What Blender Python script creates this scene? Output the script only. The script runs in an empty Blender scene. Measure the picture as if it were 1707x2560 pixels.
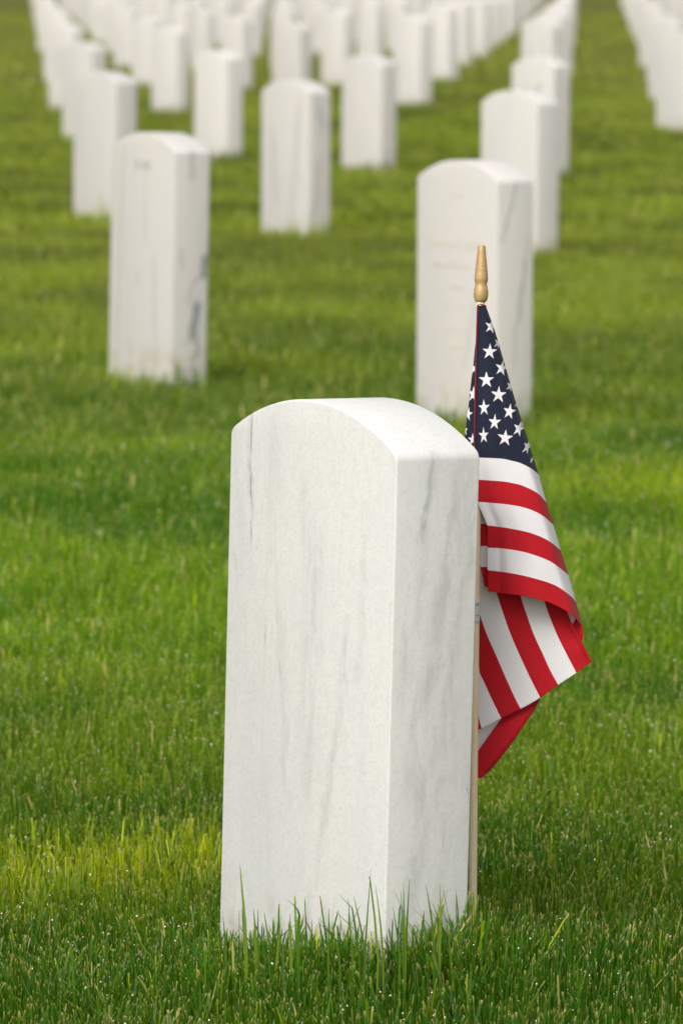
import bpy, bmesh, math, random
import numpy as np
from mathutils import Vector, Matrix, noise as mnoise
random.seed(7); rng = np.random.default_rng(7)
R = math.radians
scene = bpy.context.scene
col = scene.collection

# ------------------------------------------------------------------ camera
F = 14000.0; HOR = -90.0; CX = 853.5; CY = 1280.0; CAMZ = 1.0408
pitch = math.atan((CY-HOR)/F)
cam_d = bpy.data.cameras.new('camera'); cam = bpy.data.objects.new('camera', cam_d); col.objects.link(cam)
cam.location = (0, 0, CAMZ); cam.rotation_euler = (R(90)-pitch, 0, 0)
cam_d.sensor_fit = 'VERTICAL'; cam_d.sensor_height = 36; cam_d.sensor_width = 24; cam_d.lens = F*36/2560
cam_d.clip_start = .1; cam_d.clip_end = 3000
cam_d.dof.use_dof = True; cam_d.dof.focus_distance = 5.80; cam_d.dof.aperture_fstop = 13.8
scene.camera = cam
scene.render.resolution_x = 682; scene.render.resolution_y = 1024
cp, sp = math.cos(pitch), math.sin(pitch)
def ray(px, py, d):                       # measured image position + distance -> world position
    a = (px-CX)/F*d; v = -(py-CY)/F*d
    return np.stack([a, cp*d+sp*v, CAMZ-sp*d+cp*v], -1)

# ------------------------------------------------------------------ light
w = bpy.data.worlds.new("World"); scene.world = w; w.use_nodes = True
nt = w.node_tree; bg = nt.nodes['Background']
sky = nt.nodes.new('ShaderNodeTexSky'); sky.sky_type = 'NISHITA'; sky.sun_disc = False
SUN_EL = R(46); sun_dir = Vector((-.42, -.90, 0)).normalized()*math.cos(SUN_EL) + Vector((0, 0, math.sin(SUN_EL)))
sky.sun_elevation = SUN_EL; sky.sun_rotation = math.atan2(sun_dir.x, sun_dir.y)
sky.dust_density = 4; sky.air_density = 1.0; sky.ozone_density = .6
hs = nt.nodes.new('ShaderNodeHueSaturation'); hs.inputs['Saturation'].default_value = .25
nt.links.new(sky.outputs[0], hs.inputs['Color']); nt.links.new(hs.outputs[0], bg.inputs['Color']); bg.inputs['Strength'].default_value = .138
sl = bpy.data.lights.new('sun', 'SUN'); sl.energy = 1.15; sl.angle = R(26); sl.color = (1, .94, .84)
so = bpy.data.objects.new('sun', sl); col.objects.link(so); so.rotation_euler = sun_dir.to_track_quat('Z', 'Y').to_euler(); so.location = (-3, -3, 8)
scene.view_settings.view_transform = 'Standard'; scene.view_settings.look = 'None'; scene.view_settings.gamma = 1
scene.view_settings.exposure = 0.35

# ------------------------------------------------------------------ helpers
def tag(o, label=None, cat=None, group=None, kind=None):
    for k, v in (('label', label), ('category', cat), ('group', group), ('kind', kind)):
        if v: o[k] = v
    return o
def mesh_np(name, V, loops_quads=None, tris=None, mat=None, parent=None, smooth=True, uv=None):
    me = bpy.data.meshes.new(name)
    Q = loops_quads if loops_quads is not None else np.zeros((0, 4), int)
    T = tris if tris is not None else np.zeros((0, 3), int)
    me.vertices.add(len(V)); me.vertices.foreach_set('co', np.ascontiguousarray(V, np.float32).ravel())
    li = np.concatenate([Q.ravel(), T.ravel()]).astype(np.int32)
    me.loops.add(len(li)); me.loops.foreach_set('vertex_index', li)
    n = len(Q)+len(T); me.polygons.add(n)
    starts = np.concatenate([np.arange(len(Q))*4, len(Q)*4+np.arange(len(T))*3]).astype(np.int32)
    me.polygons.foreach_set('loop_start', starts)
    me.polygons.foreach_set('use_smooth', np.full(n, smooth))
    me.update(calc_edges=True)
    if mat: me.materials.append(mat)
    o = bpy.data.objects.new(name, me); col.objects.link(o)
    if parent: o.parent = parent
    return o
class NT:
    def __init__(s, name):
        s.m = bpy.data.materials.new(name); s.m.use_nodes = True; s.t = s.m.node_tree; s.b = s.t.nodes['Principled BSDF']
        s.out = s.t.nodes['Material Output']
    def n(s, typ, **kw):
        x = s.t.nodes.new(typ)
        for k, v in kw.items():
            if k.startswith('i_'):
                x.inputs[k[2:].replace('_', ' ')].default_value = v
            else: setattr(x, k, v)
        return x
    def l(s, a, b): s.t.links.new(a, b)
    def setin(s, sock, v):
        if hasattr(v, 'is_output') or isinstance(v, bpy.types.NodeSocket): s.l(v, sock)
        else: sock.default_value = v
    def math(s, op, a, b=None, c=None, clamp=False):
        x = s.n('ShaderNodeMath', operation=op); x.use_clamp = clamp
        s.setin(x.inputs[0], a)
        if b is not None: s.setin(x.inputs[1], b)
        if c is not None: s.setin(x.inputs[2], c)
        return x.outputs[0]
    def mixc(s, f, a, b, blend='MIX'):
        x = s.n('ShaderNodeMix', data_type='RGBA', blend_type=blend)
        s.setin(x.inputs[0], f); s.setin(x.inputs[6], a); s.setin(x.inputs[7], b)
        return x.outputs[2]
    def noise(s, vec, scale, detail=3, rough=.5, dist=0):
        x = s.n('ShaderNodeTexNoise'); s.l(vec, x.inputs['Vector'])
        x.inputs['Scale'].default_value = scale; x.inputs['Detail'].default_value = detail
        x.inputs['Roughness'].default_value = rough; x.inputs['Distortion'].default_value = dist
        return x.outputs['Fac']
    def ramp(s, f, lo, hi):
        x = s.n('ShaderNodeMapRange'); x.interpolation_type = 'SMOOTHSTEP'
        s.l(f, x.inputs[0]); x.inputs[1].default_value = lo; x.inputs[2].default_value = hi
        return x.outputs[0]
    def mapping(s, vec, scale=(1, 1, 1), rot=(0, 0, 0)):
        x = s.n('ShaderNodeMapping'); s.l(vec, x.inputs[0]); x.inputs['Scale'].default_value = scale; x.inputs['Rotation'].default_value = rot
        return x.outputs[0]

W, T, H, SAG = .33, .102, .589, .043
# ------------------------------------------------------------------ marble
def marble(name, veins=(), letters=(), lcol=(.42, .40, .40, 1), warm=.5, base=(.715, .672, .638, 1), vein_amt=.7, solid=False, blotch=()):
    """veins: (face 'f'|'s', p0, z0, p1, z1, half width, strength) in the stone's own metres"""
    g = NT(name)
    tc = g.n('ShaderNodeTexCoord').outputs['Object']
    oi = g.n('ShaderNodeObjectInfo').outputs['Random']
    off = g.n('ShaderNodeCombineXYZ'); g.l(g.math('MULTIPLY', oi, 37.0), off.inputs[0]); g.l(g.math('MULTIPLY', oi, 91.0), off.inputs[2])
    add = g.n('ShaderNodeVectorMath', operation='ADD'); g.l(tc, add.inputs[0]); g.l(off.outputs[0], add.inputs[1])
    vec = add.outputs[0]
    c = base
    # broad cloudy grey streaks running down the slab
    s1 = g.noise(g.mapping(vec, (9, 9, 1.5), (R(4), R(5), 0)), 1.6, 5, .55, .6)
    c = g.mixc(g.math('MULTIPLY', g.ramp(s1, .40, .72), .55*vein_amt), c, (.60, .625, .63, 1))
    s2 = g.noise(g.mapping(vec, (22, 22, 2.2), (R(-9), R(3), 0)), 1.5, 6, .6, .9)
    c = g.mixc(g.math('MULTIPLY', g.ramp(s2, .56, .80), .6*vein_amt), c, (.50, .53, .53, 1))
    # rare thin dark threads
    s3 = g.noise(g.mapping(vec, (30, 30, 1.6), (R(-14), R(6), 0)), 1.2, 3, .5, 1.2)
    th = g.math('SUBTRACT', 1.0, g.ramp(g.math('ABSOLUTE', g.math('SUBTRACT', s3, .5)), 0.0, .012))
    gate = g.ramp(g.noise(g.mapping(vec, (5, 5, 3)), 1.3, 2), .60, .72)
    c = g.mixc(g.math('MULTIPLY', g.math('MULTIPLY', th, gate), .45*vein_amt), c, (.36, .38, .38, 1))
    # warm patches
    s4 = g.noise(g.mapping(vec, (4, 4, 2)), 1.9, 3)
    c = g.mixc(g.math('MULTIPLY', g.ramp(s4, .5, .75), warm), c, (.745, .695, .64, 1))
    # crystalline grain
    gr = g.noise(vec, 300, 3, .65)
    c = g.mixc(g.math('MULTIPLY', g.ramp(gr, .48, .68), .30), c, (.50, .51, .49, 1))
    gr2 = g.noise(vec, 130, 3, .6)
    c = g.mixc(g.math('MULTIPLY', g.ramp(gr2, .48, .68), .30), c, (.58, .59, .58, 1))
    gr3 = g.noise(g.mapping(vec, (60, 60, 18)), 1.6, 4, .65)
    c = g.mixc(g.math('MULTIPLY', g.ramp(gr3, .46, .70), .30), c, (.62, .63, .62, 1))
    sep = g.n('ShaderNodeSeparateXYZ'); g.l(tc, sep.inputs[0]); X, Y, Z = sep.outputs
    if veins:
        wz = g.math('MULTIPLY', g.math('SUBTRACT', g.noise(g.mapping(tc, (1, 1, 1)), 22, 4, .6), .5), .022)
        brk = g.ramp(g.noise(g.mapping(tc, (60, 60, 14)), 1.0, 3, .7), -.4 if solid else .34, .45 if solid else .62)
        for face, p0, z0, p1, z1, hw, st in veins:
            P = X if face == 'f' else Y
            gate = g.math('LESS_THAN', Y, -.045) if face == 'f' else g.math('GREATER_THAN', X, .158)
            # x position of the vein at this height
            t = g.math('DIVIDE', g.math('SUBTRACT', Z, z0), z1-z0)
            pc = g.math('ADD', g.math('MULTIPLY_ADD', t, p1-p0, p0), g.math('MULTIPLY', wz, 1.0 if hw < .006 else 1.6))
            dx = g.math('ABSOLUTE', g.math('SUBTRACT', P, pc))
            m = g.math('SUBTRACT', 1.0, g.ramp(dx, 0.0, hw))
            e = g.math('MULTIPLY', g.ramp(t, -.12, .15), g.math('SUBTRACT', 1.0, g.ramp(t, .85, 1.1)))
            m = g.math('MULTIPLY', g.math('MULTIPLY', m, e), g.math('MULTIPLY', gate, brk))
            c = g.mixc(g.math('MULTIPLY', m, st), c, (.27, .29, .30, 1))
    if letters:
        glyph = g.ramp(g.noise(g.mapping(tc, (95, 1, 60)), 1.0, 1, .4), .47, .53)
        for z0, hh, x0, x1 in letters:
            mz = g.math('LESS_THAN', g.math('ABSOLUTE', g.math('SUBTRACT', Z, z0)), hh/2)
            mx_ = g.math('LESS_THAN', g.math('ABSOLUTE', g.math('SUBTRACT', X, (x0+x1)/2)), (x1-x0)/2)
            mm = g.math('MULTIPLY', g.math('MULTIPLY', mz, mx_), g.math('MULTIPLY', glyph, g.math('LESS_THAN', Y, -.045)))
            c = g.mixc(g.math('MULTIPLY', mm, .8), c, lcol)
    if name != 'marble_front':
        tone = g.math('MULTIPLY_ADD', g.math('FRACT', g.math('MULTIPLY', oi, 13.7)), .16, .88)
        cv = g.n('ShaderNodeCombineXYZ'); [g.l(tone, cv.inputs[i]) for i in range(3)]
        c = g.mixc(1.0, c, cv.outputs[0], 'MULTIPLY')
    # soil splash just above the lawn
    low = g.math('MULTIPLY', g.math('SUBTRACT', 1.0, g.ramp(Z, .0, .09)), g.ramp(g.noise(tc, 16, 4, .65), .42, .68))
    c = g.mixc(g.math('MULTIPLY', low, .6), c, (.42, .36, .24, 1))
    g.l(c, g.b.inputs['Base Color'])
    g.b.inputs['Roughness'].default_value = .62
    g.b.inputs['Specular IOR Level'].default_value = .3
    bp = g.n('ShaderNodeBump'); bp.inputs['Strength'].default_value = .22; bp.inputs['Distance'].default_value = .0012
    g.l(g.math('ADD', gr, gr2), bp.inputs['Height']); g.l(bp.outputs[0], g.b.inputs['Normal'])
    return g.m
M_MARBLE = marble('marble', vein_amt=.95)
M_MARBLE_FRONT = marble('marble_front', vein_amt=.68, warm=.18, base=(.73, .722, .700, 1), veins=(
    ('f', -.122, .565, -.117, .425, .0032, .85), ('f', -.128, .57, -.120, .47, .008, .30),
    ('f', -.060, .360, -.050, .285, .0040, .40), ('f', -.058, .40, -.030, .16, .012, .18), ('f', -.086, .345, -.083, .325, .0026, .35),
    ('f', .078, .370, .070, .300, .012, .34), ('f', .03, .60, .040, .55, .006, .2), ('f', -.150, .42, -.142, .36, .005, .2),
    ('f', .075, .30, .005, .0, .014, .26), ('f', .02, .45, .0, .16, .03, .18), ('f', -.02, .52, .01, .36, .02, .14), ('f', .11, .5, .10, .30, .016, .14),
    ('s', -.006, .545, -.020, .440, .0055, .42), ('s', -.014, .50, -.026, .435, .0035, .45), ('s', -.022, .455, -.031, .405, .0028, .75), ('s', -.002, .55, -.038, .30, .014, .26),
    ('s', .034, .545, -.026, .20, .018, .34), ('s', .046, .50, .012, .24, .012, .26), ('s', .0, .26, -.03, .0, .016, .30), ('s', .03, .3, .0, .02, .014, .24), ('s', .044, .20, .043, .185, .0014, .9)))
M_MARBLE_BLOTCH = marble('marble_blotched', vein_amt=.5, solid=True, veins=(
    ('s', .018, .17, .006, .07, .018, 1.0), ('s', .046, .29, .036, .225, .020, .95), ('s', .02, .235, -.01, .16, .008, .5), ('s', .022, .10, .018, .02, .007, .8),
    ('s', -.03, .31, -.02, .25, .012, .35), ('s', .0, .58, .0, .47, .02, .4), ('s', .02, .07, -.03, .055, .01, .5),
    ('f', .065, .28, .085, .02, .012, .35), ('f', -.10, .55, -.12, .05, .02, .2), ('f', .015, .5, .02, .3, .014, .22), ('f', -.02, .24, -.015, .2, .008, .4)))
M_MARBLE_VEIN = marble('marble_side_vein', vein_amt=.35, solid=True, veins=(
    ('s', .005, .545, -.030, .43, .0055, .8), ('s', -.025, .45, -.038, .40, .012, .35), ('s', .04, .42, -.01, .1, .008, .32), ('s', .03, .36, .01, .22, .01, .3),
    ('f', .09, .30, .03, .1, .02, .2)))
M_MARBLE_STREAK = marble('marble_streaked', vein_amt=.8, solid=True, veins=(
    ('s', -.02, .545, .02, .40, .014, .55), ('s', -.015, .50, .0, .36, .008, .5), ('s', .0, .3, -.03, .05, .02, .4), ('f', .10, .52, .04, .0, .03, .3), ('f', -.08, .4, -.06, .1, .02, .3)))
M_MARBLE_PATCH = marble('marble_grey_patch', vein_amt=.8, solid=True, veins=(('f', .045, .46, .03, .34, .02, .85), ('f', -.05, .45, -.08, .2, .03, .4), ('s', -.03, .55, -.03, .1, .05, .35)))
M_MARBLE_LETTER = marble('marble_lettered', vein_amt=.5, letters=((H-.085, .022, -.04, .04), (H-.15, .035, -.016, .016), (H-.20, .030, -.09, .09), (H-.245, .030, -.11, .11), (H-.295, .022, -.07, .07), (H-.335, .022, -.07, .07), (H-.375, .022, -.06, .06)))
MARBLES = dict(letter=M_MARBLE_LETTER, front=M_MARBLE_FRONT, blotch=M_MARBLE_BLOTCH, vein=M_MARBLE_VEIN, streak=M_MARBLE_STREAK, patch=M_MARBLE_PATCH)

def simple(name, c, rough=.6, **kw):
    g = NT(name); g.b.inputs['Base Color'].default_value = (*c, 1); g.b.inputs['Roughness'].default_value = rough
    for k, v in kw.items(): g.b.inputs[k].default_value = v
    return g.m
M_INSC = simple('inscription_dark', (.16, .15, .15)); M_NUM = simple('inscription_grey', (.34, .33, .33)); M_INSC_FAINT = simple('inscription_faint', (.66, .60, .53)); M_INSC_MID = simple('inscription_mid', (.40, .38, .38))

# ------------------------------------------------------------------ headstone
def stone_mesh(name, mat, bev=.0035, seg=3, narc=28, wob=0.0):
    bm = bmesh.new(); h = H-SAG; rad = ((W/2)**2+SAG**2)/(2*SAG); th = math.asin(W/2/rad)
    prof = [(-W/2, -.32)]
    for i in range(narc+1):
        a = -th+2*th*i/narc
        prof.append((rad*math.sin(a), H-rad+rad*math.cos(a)))
    prof.append((W/2, -.32))
    f = [bm.verts.new((x, -T/2, z)) for x, z in prof]; b = [bm.verts.new((x, T/2, z)) for x, z in prof]
    n = len(prof)
    bm.faces.new(f); bm.faces.new(list(reversed(b)))
    for i in range(n): bm.faces.new((f[(i+1) % n], f[i], b[i], b[(i+1) % n]))
    bmesh.ops.recalc_face_normals(bm, faces=bm.faces)
    sh = [e for e in bm.edges if all(abs(abs(v.co.x)-W/2) < 1e-5 and v.co.z > .4 for v in e.verts) and abs(e.verts[0].co.y-e.verts[1].co.y) > .05]
    bmesh.ops.bevel(bm, geom=sh, offset=.007, segments=4, profile=.5, affect='EDGES')
    ed = [e for e in bm.edges if e.is_manifold and e.calc_face_angle() > R(35)]
    bmesh.ops.bevel(bm, geom=ed, offset=bev, segments=seg, profile=.5, affect='EDGES')
    for fa in bm.faces: fa.smooth = True
    me = bpy.data.meshes.new(name); bm.to_mesh(me); bm.free(); me.materials.append(mat)
    try: me.set_sharp_from_angle(angle=R(28))
    except Exception: pass
    return me
SM = {k: stone_mesh('headstone', m) for k, m in MARBLES.items()}
SM['plain'] = stone_mesh('headstone', M_MARBLE)

def text_mesh(lines, mat, depth=.0006):
    """carved lettering: (text, size, height above lawn, x) -> one mesh on the front face"""
    bm = bmesh.new()
    for s, size, z, x in lines:
        cu = bpy.data.curves.new('t', 'FONT'); cu.body = s; cu.size = size; cu.align_x = 'CENTER'; cu.extrude = depth; cu.resolution_u = 2; cu.space_character = 1.12
        cu.offset = size*.012
        o = bpy.data.objects.new('t', cu); col.objects.link(o)
        dg = bpy.context.evaluated_depsgraph_get(); me = bpy.data.meshes.new_from_object(o.evaluated_get(dg))
        me.transform(Matrix.Translation((x, -T/2-.0002, z)) @ Matrix.Rotation(R(90), 4, 'X'))
        bm.from_mesh(me); bpy.data.objects.remove(o); bpy.data.curves.remove(cu); bpy.data.meshes.remove(me)
    me = bpy.data.meshes.new('inscription'); bm.to_mesh(me); bm.free(); me.materials.append(mat)
    return me

def terrain(x, y):
    s = np.clip((y-30)/6.0, 0, 1); s = s*s*(3-2*s)
    e = np.clip((95-y)/40.0, 0, 1)
    base = .125*s*e*np.exp(-((x-.8)/1.15)**2)
    und = .010*np.sin(x*1.7+y*.9)*np.sin(y*.55+.4)*np.clip((y-7)/4, 0, 1)
    return base+und
def lawn(x, y):
    # the turf heaps up a little against the near corner of the front stone
    return terrain(x, y)+.040*np.exp(-((x-.09)/.22)**2-((y-5.66)/.20)**2)

SITES = []   # x, y, yaw for keeping grass out of the stones
def headstone(x, y, yaw, dz=0, lean=0.0, kind='plain', label='', group=None, insc=None, tip=0.0):
    z = float(terrain(x, y))+dz
    me = SM[kind]
    root = bpy.data.objects.new('headstone', me)
    col.objects.link(root)
    root.location = (x, y, z)
    root.rotation_euler = (tip, math.atan(lean), -yaw)
    # lean is a tilt towards the right of the view: rotate about the world y axis
    root.rotation_euler = (Matrix.Rotation(math.atan(lean), 3, 'Y') @ Matrix.Rotation(-yaw, 3, 'Z') @ Matrix.Rotation(tip, 3, 'X')).to_euler()
    tag(root, label, 'headstone', group)
    if insc:
        c = bpy.data.objects.new('inscription', insc); col.objects.link(c); c.parent = root
    SITES.append((x, y, yaw))
    return root

GRP = 'white marble headstones in rows on the cemetery lawn'
headstone(-.0013, 5.826, 1.0164, 0, .0247, 'front', 'large sharp white marble headstone in the foreground, small flag behind its right edge', GRP)
I_num = text_mesh([('E 162', .030, H-.092, .0)], M_NUM)
I_faint = text_mesh([('3 417', .022, H-.088, -.0), ('EIHRNIE  NEHL', .034, H-.205, 0), ('MIN TERNE', .027, H-.252, -.02), ('HIEN', .022, H-.30, 0), ('TIL 1 13', .022, H-.345, 0), ('IEN 11 18', .022, H-.40, 0), ('LINE', .022, H-.44, 0)], M_INSC_FAINT)
# measured stones: row, place in row, x, y, yaw, raise, lean, kind, inscription, label
NEAR = {
 (1, 0): (.31, 13.12, 56.4, -.002, .004, 'vein', I_faint, 'white headstone with faint lettering directly behind the flag finial'),
 (1, 1): (-.47, 14.25, 59.1, .031, .022, 'blotch', I_num, 'headstone at left, dark blotches low on its side, small dark number on its face'),
 (2, 0): (.65, 20.60, 52.5, -.005, .010, 'plain', None, 'blurred headstone peeking out just behind the stone at the flag finial'),
 (2, 1): (-.18, 21.95, 55.0, .0, .004, 'streak', None, 'isolated blurred headstone in the centre of the lawn with a grey streak on its side'),
 (2, 2): (-.99, 23.40, 55.2, .003, .012, 'plain', None, 'headstone overlapping just behind the blotched left headstone, against the open lawn'),
 (3, 0): (.99, 28.07, 51.5, -.01, .010, 'patch', None, 'headstone with a grey smudge on its face, third in the right file behind the flag'),
 (3, 1): (.14, 29.19, 52.0, -.014, .010, 'plain', None, 'blurred headstone right of centre, upper lawn, between the central stone and the right file'),
 (3, 2): (-.68, 30.90, 55.2, -.012, .006, 'plain', None, 'blurred headstone between the blotched left stone and the isolated central one, farther back'),
 (3, 3): (-1.56, 34.0, 55.0, -.02, .010, 'plain', None, 'third headstone of the left file, mostly hidden by the second one'),
 (4, 3): (-1.22, 40.03, 54.9, .003, .0, 'plain', None, 'blurred headstone above the blotched left one, with a strip of lawn below it'),
 (4, 4): (-2.02, 41.3, 53.8, .02, .0, 'letter', None, 'fourth headstone of the left file, with a dark smudge of lettering down its face'),
}
def ordn(n): return {1: 'first', 2: 'second', 3: 'third', 4: 'fourth', 5: 'fifth', 6: 'sixth', 7: 'seventh', 8: 'eighth', 9: 'ninth', 10: 'tenth', 11: 'eleventh', 12: 'twelfth'}.get(n, '%dth' % n)
for k, v in NEAR.items():
    x, y, yw, dz, ln, kd, ins, lb = v
    headstone(x, y, R(yw), dz, ln, kd, lb, GRP, ins)
count = 1+len(NEAR)
for n in range(4, 20):
    row = []
    for k in range(-14, 40):
        x = .0027+.3236*n-.830*k; y = 5.704+7.614*n+1.353*k
        if y < 30: continue
        if k < 0: x += .005*(y-36)
        if k > n: x -= .006*y
        px = CX+F*x/y
        by = HOR+F*(CAMZ)/y
        if px < -110*40/y-10 or px > 1707+150*35/y or by < 4: continue
        row.append((px, k, x, y))
    row.sort()
    for j, (px, k, x, y) in enumerate(row):
        if (n, k) in NEAR: continue
        rr = random.Random(n*100+k)
        x += rr.uniform(-.03, .03); y += rr.uniform(-.08, .08)
        kd = rr.choice(['plain', 'plain', 'plain', 'streak', 'patch', 'vein'])
        ins = None; kd = 'letter' if rr.random() < .28 and n < 9 else kd
        if (n, k) == (4, -1): kd, ins = 'plain', None
        if (n, k) == (5, -1): kd = 'patch'
        if (n, k) in ((4, 0),): kd, ins = 'streak', None
        if n < 9:
            m = len(row)
            pos = ('leftmost' if j == 0 else 'rightmost' if j == m-1 else (ordn(j+1)+' from the left') if j < m/2 else (ordn(m-j)+' from the right'))
            lab = 'blurred white headstone, %s in the %s row behind the foreground stone' % (pos, ordn(n))
            gp = GRP
        else:
            lab = 'small far headstone in the packed rows along the top edge'; gp = 'far headstones packed along the top edge'
        headstone(x, y, R(55+rr.uniform(-2.5, 2.5)), rr.uniform(-.012, .016), rr.uniform(-.008, .014), kd, lab, gp, ins, rr.uniform(-.008, .008))
        count += 1
print('headstones', count)

# ------------------------------------------------------------------ ground
SOIL = -.045
g = NT('soil_and_thatch'); tc = g.n('ShaderNodeNewGeometry').outputs['Position']
n1 = g.noise(g.mapping(tc, (.9, .35, 1)), 1.0, 5, .6); n2 = g.noise(tc, 30, 5, .7)
c = g.mixc(g.ramp(n1, .35, .68), (.115, .135, .018, 1), (.17, .18, .03, 1))
c = g.mixc(g.math('MULTIPLY', g.ramp(n2, .4, .7), .5), c, (.06, .045, .018, 1))
g.l(c, g.b.inputs['Base Color']); g.b.inputs['Roughness'].default_value = .95; g.b.inputs['Specular IOR Level'].default_value = .1
bp = g.n('ShaderNodeBump'); bp.inputs['Distance'].default_value = .03; g.l(n2, bp.inputs['Height']); g.l(bp.outputs[0], g.b.inputs['Normal'])
M_SOIL = g.m
ys = np.concatenate([[-60, -10, 0, 3], np.arange(4, 5, .25), np.arange(5, 6.5, .07), np.arange(6.5, 14, .5), np.arange(14, 60, 1.0), np.arange(60, 180, 4), [220, 300, 500, 900, 1600]])
xs = np.concatenate([[-900, -300, -90, -40, -20], np.arange(-12, -.8, .4), np.arange(-.8, .9, .07), np.arange(1.2, 12.1, .4), [20, 40, 90, 300, 900]])
gx, gy = np.meshgrid(xs, ys); gz = lawn(gx, gy)+SOIL
V = np.stack([gx, gy, gz], -1).reshape(-1, 3)
nx, ny = len(xs), len(ys)
ii = (np.arange(ny-1)[:, None]*nx+np.arange(nx-1)[None, :]).ravel()
Q = np.stack([ii, ii+1, ii+1+nx, ii+nx], -1)
tag(mesh_np('ground', V, Q, mat=M_SOIL), kind='structure')

# ------------------------------------------------------------------ grass
def vnoise(x, y, seed, sx, sy):
    r = np.random.default_rng(seed); tab = r.random((256, 256))
    u = x/sx+1000.3; v = y/sy+1000.7
    i = np.floor(u).astype(int); j = np.floor(v).astype(int); fu = u-i; fv = v-j
    fu = fu*fu*(3-2*fu); fv = fv*fv*(3-2*fv)
    a = tab[i % 256, j % 256]; b = tab[(i+1) % 256, j % 256]; c = tab[i % 256, (j+1) % 256]; d = tab[(i+1) % 256, (j+1) % 256]
    return (a*(1-fu)+b*fu)*(1-fv)+(c*(1-fu)+d*fu)*fv
def fbm(x, y, seed, sx, sy, o=3):
    s = 0; a = 1; t = 0
    for k in range(o):
        s = s+a*vnoise(x, y, seed+k, sx/2**k, sy/2**k); t += a; a *= .55
    return s/t
def sstep(v, a, b):
    t = np.clip((v-a)/(b-a), 0, 1); return t*t*(3-2*t)
def blades(x, y, length, width, lean, seed, segs=3, colmul=1.0, cut=.5, tint=None):
    """returns V, Q, T, colours, for blades rooted at x,y"""
    r = np.random.default_rng(seed); N = len(x)
    az = r.random(N)*2*np.pi; dx, dy = np.cos(az), np.sin(az)        # bend direction
    fa = az+np.pi/2+r.normal(0, .5, N); wx, wy = np.cos(fa), np.sin(fa)
    z0 = lawn(x, y)+SOIL-.004
    t = np.linspace(0, 1, segs+1)
    if segs >= 3: t = np.array([0, .35, .68, .92, 1.0]); segs = 4
    blunt = r.random(N) < cut
    V = np.zeros((N, (segs+1)*2, 3), np.float32)
    droop = np.maximum(0, r.normal(.25, .3, N))
    for k, tk in enumerate(t):
        off = (lean*tk+droop*lean*tk**2.6)*length
        zz = z0+length*tk*(1-.12*lean*tk)
        wd = width*np.where(tk == 1, np.where(blunt, .62, .10), (1-.35*tk**2))*(.75+.25*min(tk*4, 1))
        cx = x+dx*off; cy = y+dy*off
        V[:, 2*k, 0] = cx-wx*wd/2; V[:, 2*k, 1] = cy-wy*wd/2; V[:, 2*k, 2] = zz
        V[:, 2*k+1, 0] = cx+wx*wd/2; V[:, 2*k+1, 1] = cy+wy*wd/2; V[:, 2*k+1, 2] = zz
    m = (segs+1)*2
    base = (np.arange(N)*m)[:, None]
    q = np.concatenate([base+np.array([2*k, 2*k+1, 2*k+3, 2*k+2]) for k in range(segs)], 1).reshape(-1, 4)
    # colours
    p = fbm(x, y, 11, .55, .8, 4); p2 = fbm(x, y, 31, .10, .16, 3); p3 = fbm(x, y, 51, 2.5, 2.0, 3)
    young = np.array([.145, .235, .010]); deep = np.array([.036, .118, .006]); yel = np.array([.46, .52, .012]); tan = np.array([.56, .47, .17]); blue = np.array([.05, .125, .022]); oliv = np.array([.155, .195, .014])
    far = sstep(y, 8, 22)[:, None]
    mix = np.clip(.08+sstep(p, .33, .67)*.70+.35*(p2-.35)+r.normal(0, .17, N), 0, 1)[:, None]
    C = deep*(1-mix)+young*mix
    C = C*(1-far*.6)+(oliv*(.45+.85*sstep(p, .30, .70)[:, None]))*far*.6
    # backlight painted into the blade colour as yellow: the strip left of the front stone and one beyond the flag
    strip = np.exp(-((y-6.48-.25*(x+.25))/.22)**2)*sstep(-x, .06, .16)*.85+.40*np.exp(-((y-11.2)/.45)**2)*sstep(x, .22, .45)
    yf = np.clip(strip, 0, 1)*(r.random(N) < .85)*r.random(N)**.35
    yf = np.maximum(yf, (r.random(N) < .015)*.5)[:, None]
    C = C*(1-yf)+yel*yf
    bl = ((r.random(N) < .12)*.7)[:, None]; C = C*(1-bl)+blue*bl
    dead = (r.random(N) < .018); C = np.where(dead[:, None], tan*.8, C)
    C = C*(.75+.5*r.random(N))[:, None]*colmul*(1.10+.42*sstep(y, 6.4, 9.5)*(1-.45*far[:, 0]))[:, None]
    if tint is not None: C = C*tint
    VC = np.zeros((N, m, 4), np.float32); VC[..., 3] = 1
    for k, tk in enumerate(t):
        tf = np.where(blunt | (r.random(N) < .25), .75 if segs > 2 else .32, .15)*(tk > .97)
        cc = C*(1-tf[:, None])+tan*tf[:, None]
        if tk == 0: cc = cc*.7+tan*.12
        VC[:, 2*k, :3] = cc; VC[:, 2*k+1, :3] = cc
    tips = V[:, -2:, :].mean(1)
    return V.reshape(-1, 3), q, VC.reshape(-1, 4), m, tips
def inside(x, y, grow=.004):
    k = np.zeros(len(x), bool)
    for sx, sy, yw in SITES:
        near = (np.abs(x-sx) < .3) & (np.abs(y-sy) < .3)
        if not near.any(): continue
        ux = (x-sx)*math.cos(yw)-(y-sy)*math.sin(yw); uy = (x-sx)*math.sin(yw)+(y-sy)*math.cos(yw)
        k |= near & (np.abs(ux) < W/2+grow) & (np.abs(uy) < T/2+grow)
    return k
parts = []
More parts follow.
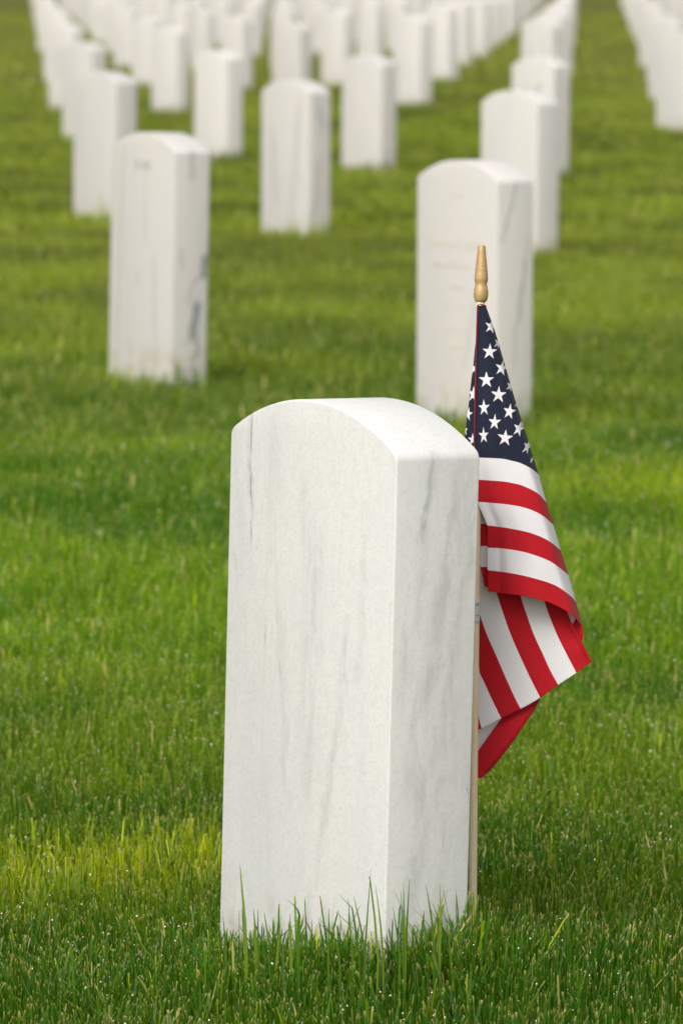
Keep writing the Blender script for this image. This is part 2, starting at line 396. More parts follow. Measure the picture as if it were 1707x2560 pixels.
def zone(y0, y1, dens, margin, seed, w, L, segs, lean=(.28, .2), **kw):
    r = np.random.default_rng(seed)
    hw = lambda y: .0615*y+margin
    area = (y1-y0)*2*hw((y0+y1)/2)
    N = int(area*dens); y = y0+(y1-y0)*r.random(N*2); x = (r.random(N*2)*2-1)*hw(y1)
    ok = np.abs(x) < hw(y); x, y = x[ok][:N], y[ok][:N]
    # tufting: thin out blades in gaps
    tf = fbm(x, y, seed+5, .035, .035, 2) if y1 < 20 else np.ones(len(x))
    ok = ~inside(x, y) & (r.random(len(x)) < .35+1.3*tf)
    x, y = x[ok], y[ok]; N = len(x)
    hmod = .72+.6*fbm(x, y, 77, .28, .4, 3)
    length = L*hmod*np.clip(r.normal(1, .20, N), .45, 1.6)
    width = w*np.clip(r.lognormal(0, .28, N), .5, 2.2)
    width = width*np.where(r.random(N) < .05, 1.8, 1)
    ln = np.abs(r.normal(lean[0], lean[1], N))
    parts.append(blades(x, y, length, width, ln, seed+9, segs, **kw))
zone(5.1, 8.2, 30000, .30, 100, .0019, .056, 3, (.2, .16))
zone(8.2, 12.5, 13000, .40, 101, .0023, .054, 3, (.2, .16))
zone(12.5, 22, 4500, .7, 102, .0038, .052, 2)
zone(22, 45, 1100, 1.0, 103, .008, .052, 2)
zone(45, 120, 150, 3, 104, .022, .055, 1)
# unmown longer blades hugging each stone's foot
def fringe(sx, sy, yw, dens, L, w, seed, segs=3, spread=.018):
    r = np.random.default_rng(seed)
    N = dens; side = r.random(N); t = r.random(N)*2-1
    ux = np.where(side < .6, t*W/2, W/2+np.abs(r.normal(0, spread, N))+.005)
    uy = np.where(side < .6, -T/2-np.abs(r.normal(0, spread, N))-.005, t*T/2)
    x = sx+ux*math.cos(yw)+uy*math.sin(yw); y = sy-ux*math.sin(yw)+uy*math.cos(yw)
    length = L*np.clip(r.lognormal(-.1, .30, N), .5, 1.9)*(1+.30*(side < .6)*t+.25*(side >= .6))
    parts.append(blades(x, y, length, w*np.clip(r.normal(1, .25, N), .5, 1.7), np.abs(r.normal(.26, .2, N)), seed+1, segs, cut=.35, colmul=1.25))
fringe(-.0013, 5.826, 1.0164, 650, .050, .0023, 300, spread=.05)
fringe(-.0013, 5.826, 1.0164, 1500, .052, .0021, 320, spread=.11)
for i, (sx, sy, yw) in enumerate(SITES[1:12]): fringe(sx, sy, yw, 160 if sy < 16 else 60, .062, .0042 if sy < 16 else .007, 400+i, 2)

def hand_blade(pts, w, c):
    """one long blade traced along its own curve: pts = (px, py) at distance d"""
    a0, b0, d0 = pts[0]; pts = [(a0+random.uniform(-9, 9), HOR+F*(CAMZ-SOIL)/d0+6, d0)]+list(pts)
    P = np.array([ray(np.array(a), np.array(b), d) for a, b, d in pts]); n = len(P)
    t = np.linspace(0, n-1, 9); Pi = np.stack([np.interp(t, range(n), P[:, k]) for k in range(3)], -1)
    tt = np.linspace(0, 1, 9); Vv = []
    side = np.array([.9, random.uniform(-.4, .4), 0])
    for k in range(9):
        wd = w*.8*(1-tt[k]**2.2)*.5*min(1, .5+tt[k]*1.6)+.00015
        Vv += [Pi[k]-side*wd, Pi[k]+side*wd+np.array([0, 0, 0])]
    q = np.array([[2*k, 2*k+1, 2*k+3, 2*k+2] for k in range(8)])
    VC = np.ones((18, 4), np.float32); VC[:, :3] = c
    parts.append((np.array(Vv, np.float32), q, VC, 18, np.array([Pi[-1]])))
G1 = (.15, .24, .02); G2 = (.08, .17, .012); G3 = (.2, .26, .03)
for pts, w_, c_ in (
    ([(616, 2400, 5.68), (612, 2300, 5.68), (605, 2220, 5.69), (600, 2158, 5.70)], .0050, G1),
    ([(745, 2400, 5.66), (746, 2320, 5.66), (749, 2290, 5.66), (742, 2268, 5.65), (715, 2247, 5.64)], .0042, G2),
    ([(728, 2400, 5.66), (726, 2330, 5.66), (725, 2283, 5.66)], .0046, G1),
    ([(640, 2400, 5.69), (638, 2320, 5.69), (634, 2270, 5.69)], .0046, G1),
    ([(646, 2400, 5.69), (645, 2330, 5.69), (645, 2271, 5.70)], .004, G2),
    ([(945, 2400, 5.60), (936, 2290, 5.60), (925, 2200, 5.60), (921, 2190, 5.60)], .0030, G1),
    ([(958, 2400, 5.60), (950, 2300, 5.60), (938, 2210, 5.60)], .0028, G1),
    ([(912, 2380, 5.60), (918, 2290, 5.60), (927, 2172, 5.60)], .0026, G2),
    ([(898, 2400, 5.60), (890, 2330, 5.60), (880, 2270, 5.59), (846, 2235, 5.59)], .0030, G2),
    ([(882, 2400, 5.60), (876, 2330, 5.60), (870, 2245, 5.60)], .003, G2),
    ([(912, 2380, 5.60), (900, 2310, 5.60), (884, 2240, 5.60)], .0034, G2),
    ([(1008, 2390, 5.58), (1006, 2300, 5.58), (1002, 2228, 5.58)], .003, G2),
    ([(1012, 2390, 5.58), (1010, 2290, 5.58), (1008, 2202, 5.59)], .0040, G1),
    ([(1013, 2390, 5.58), (1018, 2290, 5.58), (1023, 2198, 5.59)], .0036, G2),
    ([(1086, 2390, 5.62), (1078, 2290, 5.62), (1063, 2207, 5.63)], .0036, G2),
    ([(1098, 2390, 5.62), (1101, 2290, 5.62), (1099, 2206, 5.63)], .0036, G1),
    ([(1152, 2390, 5.66), (1145, 2290, 5.66), (1139, 2222, 5.66)], .0024, G2),
    ([(1000, 2400, 5.58), (992, 2330, 5.58), (982, 2268, 5.58)], .003, G2),
    ([(820, 2400, 5.62), (822, 2340, 5.62), (822, 2270, 5.62)], .003, G2),
    ([(850, 2400, 5.61), (835, 2340, 5.61), (795, 2293, 5.60)], .003, G2),
    ([(566, 2420, 5.72), (562, 2340, 5.72), (558, 2290, 5.72)], .003, G2),
    ([(690, 2420, 5.66), (696, 2360, 5.66), (702, 2288, 5.66)], .0035, G3),
    ([(1195, 2400, 5.80), (1180, 2310, 5.80), (1176, 2225, 5.82)], .0028, G2),
    ([(1210, 2400, 5.80), (1204, 2300, 5.80), (1200, 2250, 5.82)], .003, G1),
    ): hand_blade(pts, w_, c_)
Vs, Qs, Cs, tips = [], [], [], []; o_ = 0
for v, q, c_, m, tp in parts:
    Vs.append(v); Qs.append(q+o_); Cs.append(c_); tips.append(tp); o_ += len(v)
Vs = np.concatenate(Vs); Qs = np.concatenate(Qs); Cs = np.concatenate(Cs)
g = NT('grass_blade'); at = g.n('ShaderNodeAttribute', attribute_name='tone').outputs['Color']
g.l(at, g.b.inputs['Base Color']); g.b.inputs['Roughness'].default_value = .38; g.b.inputs['Specular IOR Level'].default_value = .20
tr = g.n('ShaderNodeBsdfTranslucent'); hsn = g.n('ShaderNodeHueSaturation'); hsn.inputs['Saturation'].default_value = 1.15; hsn.inputs['Value'].default_value = 1.5; g.l(at, hsn.inputs['Color']); g.l(hsn.outputs[0], tr.inputs[0])
mx = g.n('ShaderNodeMixShader'); mx.inputs[0].default_value = .42; g.l(g.b.outputs[0], mx.inputs[1]); g.l(tr.outputs[0], mx.inputs[2]); g.l(mx.outputs[0], g.out.inputs[0])
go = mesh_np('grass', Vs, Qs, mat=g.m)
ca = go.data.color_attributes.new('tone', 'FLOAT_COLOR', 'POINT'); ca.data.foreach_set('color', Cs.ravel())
tag(go, 'short mown green lawn grass with pale cut tips and dew', 'grass', kind='stuff')
print('blades quads', len(Qs))
# dew on the blade tips
tp = np.concatenate([tips[0], tips[1], tips[5]]); r = np.random.default_rng(5)
cl = fbm(tp[:, 0], tp[:, 1], 91, .12, .2, 2)
pk = (r.random(len(tp)) < .06*sstep(cl, .3, .7)) & (tp[:, 2] > SOIL+.034)
tp = tp[pk]; rad = .00036+.0008*r.random(len(tp))**3; rad *= 1+.10*np.clip(tp[:, 1]-6, 0, 6)
bm = bmesh.new(); bmesh.ops.create_icosphere(bm, subdivisions=1, radius=1); iv = np.array([v.co[:] for v in bm.verts]); it = np.array([[v.index for v in f.verts] for f in bm.faces]); bm.free()
DV = (tp[:, None, :]+iv[None]*rad[:, None, None]).reshape(-1, 3); DT = (it[None]+(np.arange(len(tp))*len(iv))[:, None, None]).reshape(-1, 3)
M_DEW = simple('dew_water', (1.0, .97, .88), .08, **{'IOR': 1.33, 'Specular IOR Level': .9, 'Coat Weight': 1.0, 'Coat Roughness': .02})
tag(mesh_np('dew_drops', DV, None, DT, M_DEW), 'tiny bright dew drops clinging to the grass tips', 'dew', kind='stuff')
print('dew', len(tp))

# ------------------------------------------------------------------ flag
def c4(X, Y): return (1100+X/2.613, 1100+Y/2.613)
def c3(X, Y): return (1100+X/3.92, 580+Y/3.92)
D0 = 5.86; PM = F/D0      # pixels per metre at the pole
pole_path = [(1202, 700), (1201, 760), (1196.5, 950), (1192.5, 1200), (1188, 1500), (1184.5, 1800), (1182, 2100), (1181, 2300), (1180, 2520)]
root = bpy.data.objects.new('stick_flag', None); col.objects.link(root)
foot = ray(np.array(1180.), np.array(2450.), D0); root.location = foot; root.empty_display_size = .1
tag(root, 'small cloth stars and stripes flag on a wooden stick behind the foreground headstone', 'flag')
def part(o, p=None):
    o.parent = p or root
    o.matrix_parent_inverse = Matrix.Translation(-Vector(foot))
    return o
def sub(o, p):
    o.parent = p; o.matrix_parent_inverse = p.matrix_world.inverted() if False else Matrix.Identity(4); return o
def tube(name, P, rad, mat, n=20, cap=True):
    P = np.array(P, float); k = len(P); V = []
    for i in range(k):
        d = P[min(i+1, k-1)]-P[max(i-1, 0)]; d /= np.linalg.norm(d)
        a = np.cross(d, [0, 1, 0]); a /= np.linalg.norm(a); b = np.cross(d, a)
        for j in range(n):
            t = 2*np.pi*j/n; V.append(P[i]+(a*math.cos(t)+b*math.sin(t))*rad[i])
    Q = [[i*n+j, i*n+(j+1) % n, (i+1)*n+(j+1) % n, (i+1)*n+j] for i in range(k-1) for j in range(n)]
    T = []
    if cap:
        V.append(P[0]); V.append(P[-1])
        T = [[len(V)-2, (j+1) % n, j] for j in range(n)]+[[len(V)-1, (k-1)*n+j, (k-1)*n+(j+1) % n] for j in range(n)]
    return mesh_np(name, np.array(V), np.array(Q), np.array(T) if T else None, mat)
# wood
g = NT('pale_dowel_wood'); tc = g.n('ShaderNodeTexCoord').outputs['Object']
gn = g.noise(g.mapping(tc, (300, 300, 14)), 1.0, 4, .6)
g.l(g.mixc(g.ramp(gn, .35, .7), (.95, .76, .53, 1), (.88, .66, .42, 1)), g.b.inputs['Base Color']); g.b.inputs['Roughness'].default_value = .55
M_WOOD = g.m
yy = np.linspace(700, 2520, 46); xx = np.interp(yy, [p[1] for p in pole_path], [p[0] for p in pole_path])
xx = np.convolve(np.pad(xx, 3, 'edge'), np.ones(7)/7, 'valid')
PP = [ray(np.array(a), np.array(b), D0) for a, b in zip(xx, yy)]
part(tube('stick', PP, [.00435]*len(PP), M_WOOD))
g = NT('gold_painted_wood'); tc = g.n('ShaderNodeTexCoord').outputs['Object']
gn = g.noise(tc, 900, 3, .7); gs = g.noise(g.mapping(tc, (60, 60, 200)), 2.0, 3, .6)
cc = g.mixc(g.ramp(gn, .45, .7), (.47, .31, .12, 1), (.62, .47, .24, 1)); cc = g.mixc(g.math('MULTIPLY', g.ramp(gs, .5, .75), .5), cc, (.28, .17, .06, 1))
g.l(cc, g.b.inputs['Base Color']); g.b.inputs['Roughness'].default_value = .45; g.b.inputs['Metallic'].default_value = .25
M_GOLD = g.m
prof = [(131, 30), (133, 35), (140, 37), (200, 42), (300, 53), (380, 61), (440, 66), (465, 67), (482, 64), (500, 59), (515, 58), (530, 60), (550, 66), (575, 70), (605, 71.5), (635, 70), (660, 64), (678, 55), (687, 46)]
fp = [ray(np.array(c3(406-9*(y-132)/556, y)[0]), np.array(c3(0, y)[1]), D0) for y, _ in prof]
part(tube('finial', fp, [r_/3.92/PM for _, r_ in prof], M_GOLD, 32))

RED, WHITE, NAVY = (.56, .006, .016), (.90, .875, .90), (.013, .018, .042)
def star_sdf(px, py, cx, cy, rx, ry, rot):
    a = R(rot); u = (px-cx); v = (py-cy)
    x = (u*math.cos(a)+v*math.sin(a))/rx; y = -(-u*math.sin(a)+v*math.cos(a))/ry
    th = np.arctan2(x, y); r = np.hypot(x, y); s = np.pi/5
    th = np.abs((th+s) % (2*s)-s)      # 0 at a point, s at a notch
    rin = .382
    ax, ay = 1.0, 0.0; bx, by = rin*math.cos(s), rin*math.sin(s)
    X = r*np.cos(th); Y = r*np.sin(th)
    return (bx-ax)*(Y-ay)-(by-ay)*(X-ax) > 0
def resample(P, n):
    P = np.array(P, float)
    # smooth via catmull-rom then arc length
    if len(P) > 2:
        Q = np.vstack([2*P[0]-P[1], P, 2*P[-1]-P[-2]]); out = []
        for i in range(1, len(Q)-2):
            for t in np.linspace(0, 1, 12, endpoint=False):
                p0, p1, p2, p3 = Q[i-1], Q[i], Q[i+1], Q[i+2]
                out.append(.5*((2*p1)+(-p0+p2)*t+(2*p0-5*p1+4*p2-p3)*t*t+(-p0+3*p1-3*p2+p3)*t**3))
        out.append(P[-1]); P = np.array(out)
    d = np.concatenate([[0], np.cumsum(np.linalg.norm(np.diff(P, axis=0), axis=1))]); s = np.linspace(0, d[-1], n)
    return np.stack([np.interp(s, d, P[:, k]) for k in range(P.shape[1])], -1)
def loft(lines, n, sub):
    L = np.array([resample(l, n) for l in lines])      # (m,n,2)
    Q = np.concatenate([2*L[:1]-L[1:2], L, 2*L[-1:]-L[-2:-1]]); rows = []; iv = []
    for i in range(1, len(Q)-2):
        for k in range(sub):
            t = k/sub; p0, p1, p2, p3 = Q[i-1], Q[i], Q[i+1], Q[i+2]
            rows.append(.5*((2*p1)+(-p0+p2)*t+(2*p0-5*p1+4*p2-p3)*t*t+(-p0+3*p1-3*p2+p3)*t**3)); iv.append(i-1)
    rows.append(L[-1])
    return np.array(rows), np.array(iv)
# cloth material: woven polyester-cotton, thin enough to pass some light
g = NT('flag_cloth'); at = g.n('ShaderNodeAttribute', attribute_name='dye').outputs['Color']; tc = g.n('ShaderNodeTexCoord').outputs['Object']
wv = g.noise(g.mapping(tc, (1700, 1700, 1700)), 1.0, 2, .6); wr = g.noise(g.mapping(tc, (300, 300, 1400)), 1.0, 3, .6)
cc = g.mixc(g.math('MULTIPLY', g.ramp(wv, .48, .72), .08), at, (.55, .50, .52, 1))
g.l(cc, g.b.inputs['Base Color']); g.b.inputs['Roughness'].default_value = .8; g.b.inputs['Specular IOR Level'].default_value = .2
g.b.inputs['Sheen Weight'].default_value = .08
bp = g.n('ShaderNodeBump'); bp.inputs['Strength'].default_value = .25; bp.inputs['Distance'].default_value = .0004; g.l(wr, bp.inputs['Height']); g.l(bp.outputs[0], g.b.inputs['Normal'])
tr = g.n('ShaderNodeBsdfTranslucent'); g.l(at, tr.inputs[0]); mx = g.n('ShaderNodeMixShader'); mx.inputs[0].default_value = .22
g.l(g.b.outputs[0], mx.inputs[1]); g.l(tr.outputs[0], mx.inputs[2]); g.l(mx.outputs[0], g.out.inputs[0])
M_CLOTH = g.m
FV, FQ, FC = [], [], []; fo = 0
def add_cloth(rows, depth, colf):
    """rows (m,n,2) positions, depth (m,n) metres, colf(ri, px, py)->(…,3)"""
    global fo
    m, n = rows.shape[:2]
    P = ray(rows[..., 0], rows[..., 1], depth)
    FV.append(P.reshape(-1, 3))
    i = (np.arange(m-1)[:, None]*n+np.arange(n-1)[None]).ravel()
    FQ.append(np.stack([i, i+1, i+1+n, i+n], -1)+fo); fo += m*n
    cen = (rows[:-1, :-1]+rows[1:, 1:]+rows[:-1, 1:]+rows[1:, :-1])/4
    FC.append(colf(cen[..., 0], cen[..., 1]).reshape(-1, 3))
def wr_noise(m, n, seed, amp, a=5, b=4):
    r = np.random.default_rng(seed); gA = r.random((a+2, b+2)); u = np.linspace(0, a, m); v = np.linspace(0, b, n)
    i = np.floor(u).astype(int); j = np.floor(v).astype(int); fu = (u-i); fv = (v-j); fu = fu*fu*(3-2*fu); fv = fv*fv*(3-2*fv)
    A = gA[i][:, j]; B = gA[i+1][:, j]; C_ = gA[i][:, j+1]; D_ = gA[i+1][:, j+1]
    return amp*(((A*(1-fu[:, None])+B*fu[:, None])*(1-fv)+(C_*(1-fu[:, None])+D_*fu[:, None])*fv)-.5)*2
# --- front panel
redge_pts = [c3(440, 715), c3(452, 735), c3(490, 840), c3(530, 960), c3(580, 1130), c3(640, 1330), c3(700, 1540), c3(760, 1740), c3(830, 1950), c3(880, 2110)]+[c4(635, 185+40), c4(692, 408), c4(737, 555), c4(785, 720), c4(835, 882), c4(885, 1060), c4(927, 1225)]
rex = lambda y: np.interp(y, [p[1] for p in redge_pts], [p[0] for p in redge_pts])
prof_x = [0, .2, .37, .55, .69, .80, .88, .95, 1]; prof_y = [0, .01, .06, .16, .31, .47, .64, .82, 1]
rows_l = []
for b in range(0, 8):
    ly = 764+54.3*b if b < 7 else 1144; ry = 763+60.5*b
    lx = np.interp(ly, [764, 870, 980, 1040, 1110, 1144], [1191.5, 1188, 1185, 1184, 1183, 1183]); rx = rex(ry)
    rows_l.append([(lx+(rx-lx)*a, ly+(ry-ly)*c_) for a, c_ in zip(prof_x, prof_y)])
rows_l[7] = [(1183, 1143), c4(262, 115), c4(400, 122), c4(460, 134), c4(520, 150), c4(590, 185), c4(640, 225)]
rows_l += [[(1187, 1198), c4(262, 260), c4(400, 270), c4(470, 281), c4(540, 300), c4(630, 345), c4(692, 408)],
 [(1193, 1254), c4(262, 405), c4(430, 420), c4(560, 445), c4(660, 490), c4(737, 555)],
 [c4(304, 557), c4(450, 577), c4(590, 608), c4(700, 655), c4(785, 720)],
 [c4(308, 703), c4(420, 710), c4(560, 735), c4(700, 785), c4(770, 830), c4(835, 882)],
 [c4(308, 850), c4(450, 868), c4(600, 900), c4(750, 950), c4(850, 1020), c4(885, 1060)],
 [c4(312, 990), c4(400, 1000), c4(480, 1010), c4(600, 1030), c4(720, 1065), c4(830, 1122), c4(890, 1172), c4(929, 1240)]]
SUB = 44; N1 = 170
rows, iv = loft(rows_l, N1, SUB); m = len(rows)
stars = [(495, 925, 62, 78, 12), (483, 1172, 76, 82, 4), (600, 1335, 66, 82, 12), (452, 1450, 78, 84, 0), (570, 1595, 80, 86, 4), (428, 1722, 58, 84, -2), (676, 1760, 66, 84, 10), (532, 1864, 64, 84, 4), (768, 1928, 58, 86, 18),
 (425, 1995, 50, 84, -2), (635, 2018, 80, 86, 6), (850, 2105, 44, 84, 20), (562, 1085, 34, 64, 16), (683, 1508, 40, 60, 18), (752, 1675, 24, 60, 18), (806, 1880, 18, 40, 20), (893, 2235, 16, 40, 20)]
STR = [(RED if i % 2 == 0 else WHITE) for i in range(13)]
def col_front(px, py):
    C = np.zeros(px.shape+(3,)); ri = iv[:, None]*np.ones(px.shape[1])
    for b in range(13): C[ri == b] = NAVY if b < 7 else STR[b]
    un = ri < 7
    for X, Y, rx, ry, rot in stars:
        cx, cy = c3(X, Y); k = star_sdf(px, py, cx, cy, rx/3.92, ry/3.92, rot) & un; C[k] = WHITE
    return C
u = np.linspace(0, 1, N1)[None, :]; v = np.linspace(0, 1, m)[:, None]
bow = -.010*np.sin(np.pi*u)*(.3+v) ; roll = .030*np.clip((u-.80)/.20, 0, 1)**2*(.25+.75*v)
fold = .006*np.exp(-((u-.12)/.06)**2)*np.clip(v*3-1.5, 0, 1)
depth1 = D0-.0085+.003*v+bow+roll+fold+wr_noise(m, N1, 3, .0012, 9, 5)+.0016*np.sin(u*9+v*7)*v
# short top corner sits tight on the stick
add_cloth(rows, depth1, col_front)
# --- the cloth turns round the right-hand fold and comes back behind
sel = slice(0, int(m*.94), 4); rb = rows[sel]; db = depth1[sel]
nb = 40; s = np.linspace(0, 1, nb)[None, :]
edge = rb[:, -1:, :]; left = rb[:, :1, :]
bx = edge[..., 0]+(left[..., 0]+8-edge[..., 0])*(s**1.25)*.96; by_ = edge[..., 1]-(edge[..., 1]-left[..., 1])*s*.3
back = np.stack([bx, by_], -1); dback = db[:, -1:]+.018*np.sin(np.pi*.5*np.clip(s*3, 0, 1))*(.35+.65*np.linspace(0, 1, len(rb)))[:, None]+.006*s
ivb = iv[sel][:-1] if len(iv[sel]) == len(rb) else iv[sel][:len(rb)-1]
def col_back(px, py):
    C = np.zeros(px.shape+(3,)); ri = ivb[:, None]*np.ones(px.shape[1])
    for b in range(13): C[ri == b] = NAVY if b < 7 else STR[b]
    return C
add_cloth(back, dback, col_back)
# --- hanging fly end: stripes fall steeply
cols = [[c4(80, 1180), c4(110, 1400), c4(150, 1620), c4(200, 1790), c4(243, 1893)],
 [c4(140, 1080), c4(200, 1350), c4(248, 1490), c4(248, 1770), c4(268, 1885)],
 [c4(160, 900), c4(215, 1230), c4(250, 1490), c4(290, 1590), c4(340, 1700), c4(398, 1820)],
 [c4(150, 780), c4(205, 980), c4(255, 1130), c4(300, 1260), c4(370, 1420), c4(430, 1560), c4(490, 1690), c4(525, 1757)],
 [c4(322, 790), c4(345, 900), c4(370, 1005), c4(410, 1130), c4(460, 1270), c4(520, 1410), c4(590, 1560), c4(653, 1684)],
 [c4(500, 900), c4(525, 1020), c4(560, 1130), c4(610, 1270), c4(670, 1400), c4(720, 1510), c4(770, 1600)],
 [c4(640, 920), c4(680, 1055), c4(720, 1170), c4(770, 1290), c4(830, 1410), c4(888, 1521)],
 [c4(775, 960), c4(812, 1095), c4(850, 1175), c4(912, 1300), c4(960, 1385), c4(988, 1447)]]
r2, iv2 = loft(cols, 130, 12); m2 = len(r2)
cc2 = [RED, WHITE, RED, WHITE, RED, WHITE, RED]
def col2(px, py):
    C = np.zeros(px.shape+(3,)); ri = iv2[:, None]*np.ones(px.shape[1])
    for b in range(7): C[ri == b] = cc2[b]
    return C
u2 = np.linspace(0, 1, m2)[:, None]; v2 = np.linspace(0, 1, 130)[None, :]
add_cloth(r2, D0+.016+.004*v2+.007*np.sin(u2*4.2+.6)+.010*v2*(1-v2)+wr_noise(m2, 130, 8, .0015, 5, 5), col2)
# doubled hem down its right side
h0 = cols[-1]; hem = [[(x-6+i*3.2, y+(2 if i else 0)) for x, y in h0] for i in range(3)]
r3, iv3 = loft(hem, 90, 6)
add_cloth(r3, D0+.0125+.004*np.linspace(0, 1, 90)[None]*np.ones((len(r3), 1))-.007-.001, lambda px, py: np.ones(px.shape+(1,))*np.array(RED)*.9)
# --- lowest corner behind, white triangle and red band
low = [[c4(200, 1860), c4(205, 1960), c4(210, 2060)], [c4(300, 1820), c4(270, 1920), c4(245, 2036)], [c4(470, 1730), c4(395, 1825), c4(245, 2037)]]
r4, iv4 = loft([[c4(200, 1800), c4(200, 1950), c4(200, 2090)], [c4(430, 1780), c4(330, 1915), c4(205, 2090)]], 60, 20)
add_cloth(r4, D0+.040+.0*np.linspace(0, 1, 60)[None]*np.ones((len(r4), 1)), lambda px, py: np.ones(px.shape+(1,))*np.array(WHITE))
r5, iv5 = loft([[c4(430, 1780), c4(330, 1915), c4(205, 2090)], [c4(560, 1710), c4(430, 1905), c4(330, 2040), c4(240, 2150)], [c4(658, 1665), c4(600, 1775), c4(500, 1925), c4(390, 2075), c4(300, 2180), c4(268, 2207), c4(235, 2207)]], 80, 20)
d5 = D0+.040-.012*np.linspace(0, 1, 80)[None]-.008*np.linspace(0, 1, len(r5))[:, None]
add_cloth(r5, d5, lambda px, py: np.ones(px.shape+(1,))*np.array(RED))
r6, iv6 = loft([[(x-4.5, y-3) for x, y in [c4(658, 1672), c4(600, 1775), c4(500, 1925), c4(390, 2075), c4(300, 2180)]], [(x+1.2, y+1) for x, y in [c4(658, 1672), c4(600, 1775), c4(500, 1925), c4(390, 2075), c4(300, 2180)]]], 60, 6)
add_cloth(r6, D0+.0315-.012*np.linspace(0, 1, 60)[None]*np.ones((len(r6), 1))+.006*np.linspace(0, 1, len(r6))[:, None], lambda px, py: np.ones(px.shape+(1,))*np.array(RED)*.92)
# --- inner layer at the left of the front panel, in the stone's shade
L5 = [[c4(215, 380), c4(330, 395)], [c4(215, 545), c4(330, 548)], [c4(225, 692), c4(330, 693)], [c4(262, 829), c4(330, 830)], [c4(290, 957), c4(330, 968)]]
r7, iv7 = loft(L5, 30, 16); cl7 = [WHITE, RED, WHITE, RED]
def col7(px, py):
    C = np.zeros(px.shape+(3,)); ri = iv7[:, None]*np.ones(px.shape[1])
    for b in range(4): C[ri == b] = cl7[b]
    return C
add_cloth(r7, D0+.004+.004*np.linspace(0, 1, 30)[None]*np.ones((len(r7), 1)), col7)
# --- curl behind the lower right of the front panel
r8, iv8 = loft([[c4(800, 1085), c4(820, 1130), c4(848, 1180), c4(862, 1207)], [c4(835, 1090), c4(850, 1120), c4(870, 1150), c4(885, 1158)]], 20, 8)
r8, iv8 = loft([[c4(800, 1085), c4(890, 1120)], [c4(862, 1207), c4(886, 1157)]], 20, 10)
add_cloth(r8, D0+.014+0*r8[..., 0], lambda px, py: np.ones(px.shape+(1,))*np.array(WHITE))
r9, iv9 = loft([[c4(862, 1207), c4(886, 1157)], [c4(885, 1260), c4(925, 1205)], [c4(905, 1300), c4(934, 1260)], [c4(921, 1328), c4(932, 1292)]], 20, 10)
add_cloth(r9, D0+.013+0*r9[..., 0], lambda px, py: np.ones(px.shape+(1,))*np.array(RED))
# --- sliver of the union showing left of the stick
sl_l = [c3(348, 1090), c3(340, 1140), c3(325, 1300), c3(305, 1450), c3(285, 1640), c3(262, 1820), c3(245, 1975), c3(225, 2150)]
sl_r = [c3(362, 1090), c3(362, 1140), c3(360, 1300), c3(358, 1450), c3(356, 1640), c3(352, 1820), c3(350, 1975), c3(350, 2150)]
r10, iv10 = loft([sl_l, sl_r], 260, 60)
st10 = [(325, 1338, 46, 60, -14), (322, 1590, 52, 84, 6), (272, 1785, 46, 72, 10), (244, 1945, 24, 60, 0), (318, 2035, 50, 66, 0)]
def col10(px, py):
    C = np.ones(px.shape+(3,))*np.array(NAVY)
    for X, Y, rx, ry, rot in st10:
        cx, cy = c3(X, Y); C[star_sdf(px, py, cx, cy, rx/3.92, ry/3.92, rot)] = WHITE
    return C
add_cloth(r10, D0+.0045+.006*np.linspace(1, 0, len(r10))[:, None]*np.ones((1, 260)), col10)
FV = np.concatenate(FV); FQ = np.concatenate(FQ); FC = np.concatenate(FC)
fl = mesh_np('flag_cloth', FV, FQ, mat=M_CLOTH)
at_ = fl.data.attributes.new('dye', 'FLOAT_COLOR', 'FACE'); at_.data.foreach_set('color', np.concatenate([FC, np.ones((len(FC), 1))], 1).astype(np.float32).ravel())
so_ = fl.modifiers.new('thickness', 'SOLIDIFY'); so_.thickness = .0004; so_.offset = 0
part(fl)
# red stitched hem running down the hoist
M_THREAD = simple('red_thread', (.22, .008, .018), .7)
hy = np.linspace(763, 1150, 90)
lx = np.interp(hy, [764, 870, 980, 1040, 1110, 1150], [1191.5, 1188, 1185, 1184, 1183, 1183])+2.4
hp = [ray(np.array(a), np.array(b), D0-.0105) for a, b in zip(lx, hy)]
hp = [ray(np.array(c3(452, 728)[0]), np.array(c3(452, 728)[1]), D0-.011), ray(np.array(c3(415, 716)[0]), np.array(c3(415, 716)[1]), D0-.012), ray(np.array(c3(388, 706)[0]), np.array(c3(388, 706)[1]), D0-.012)]+hp
part(tube('stitched_hem', hp, [.0007+.0002*math.sin(i*2.1) for i in range(len(hp))], M_THREAD, 8))
for (a, b, c_) in (((375, 700), (352, 745), (345, 768)), ((395, 702), (404, 690), (410, 698))):
    pass
th = [ray(np.array(x), np.array(y), D0-.006) for x, y in [c4(262, 2205), c4(290, 2212), c4(325, 2192), c4(340, 2185)]]
th2 = [ray(np.array(x), np.array(y), D0+.085) for x, y in [c4(285, 2200), c4(310, 2206), c4(330, 2196), c4(338, 2190), c4(325, 2212), c4(352, 2238)]]
part(tube('loose_thread', th2, [.0004]*6, M_THREAD, 6))
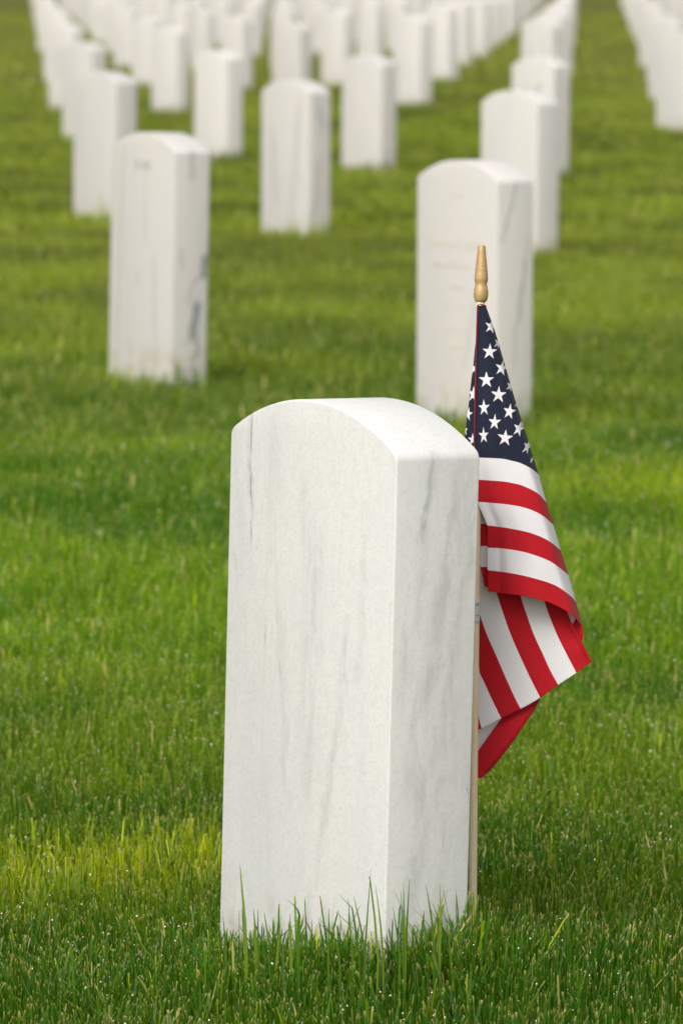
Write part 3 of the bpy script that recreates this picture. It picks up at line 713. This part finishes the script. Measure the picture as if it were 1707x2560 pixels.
th3 = [ray(np.array(x), np.array(y), D0-.002) for x, y in [c4(272, 928), c4(285, 935), c4(290, 965), c4(294, 978)]]
part(tube('loose_thread', th3, [.0003]*4, M_THREAD, 6))
# price sticker wrapped round the stick
ly_ = np.linspace(1496, 1558, 8); lp = [ray(np.array(np.interp(b, yy, xx)), np.array(b), D0) for b in ly_]
M_LABEL = simple('paper_sticker', (.74, .72, .66), .5)
stk = part(tube('price_sticker', lp, [.00462]*8, M_LABEL, 28))
bm = bmesh.new()
def mark(x0, x1, y0, y1):
    vs = []
    for a, b in ((x0, y0), (x1, y0), (x1, y1), (x0, y1)):
        cx = np.interp(b, yy, xx); off = (a-cx)/PM; rr_ = .00472; off = max(-rr_*.98, min(rr_*.98, off))
        p = ray(np.array(a), np.array(b), D0-math.sqrt(rr_**2-off**2)); vs.append(bm.verts.new(p))
    bm.faces.new(vs)
for y0, hgt in ((1516, 1.1), (1518.6, .6), (1520.4, 1.6), (1523.2, .8), (1525, 1.3), (1527.6, .6), (1529.3, 1.1), (1531.6, 1.5)):
    mark(1188.5, 1196.5, y0, y0+hgt)
for x0 in (1188.5, 1191, 1193.2, 1195.4): mark(x0, x0+1.1, 1536, 1540); mark(x0, x0+1.1, 1542, 1543.4)
# the figure 0 and the tail of the one before it
for i in range(10):
    a0 = 2*math.pi*i/10; a1 = 2*math.pi*(i+1)/10
    q = []
    for rr2, aa in ((1.0, a0), (1.0, a1), (.55, a1), (.55, a0)): q.append((1194+2.5*rr2*math.cos(aa), 1511.5+3.8*rr2*math.sin(aa)))
    vs = []
    for a, b in q:
        cx = np.interp(b, yy, xx); off = (a-cx)/PM; off = max(-.0046, min(.0046, off)); vs.append(bm.verts.new(ray(np.array(a), np.array(b), D0-math.sqrt(.00472**2-off**2))))
    bm.faces.new(vs)
mark(1188.2, 1190.2, 1510.5, 1514.5); mark(1189.2, 1191.0, 1508.0, 1510.5)
me = bpy.data.meshes.new('printing'); bm.to_mesh(me); bm.free(); me.materials.append(M_INSC)
po = bpy.data.objects.new('printing', me); col.objects.link(po); po.parent = stk
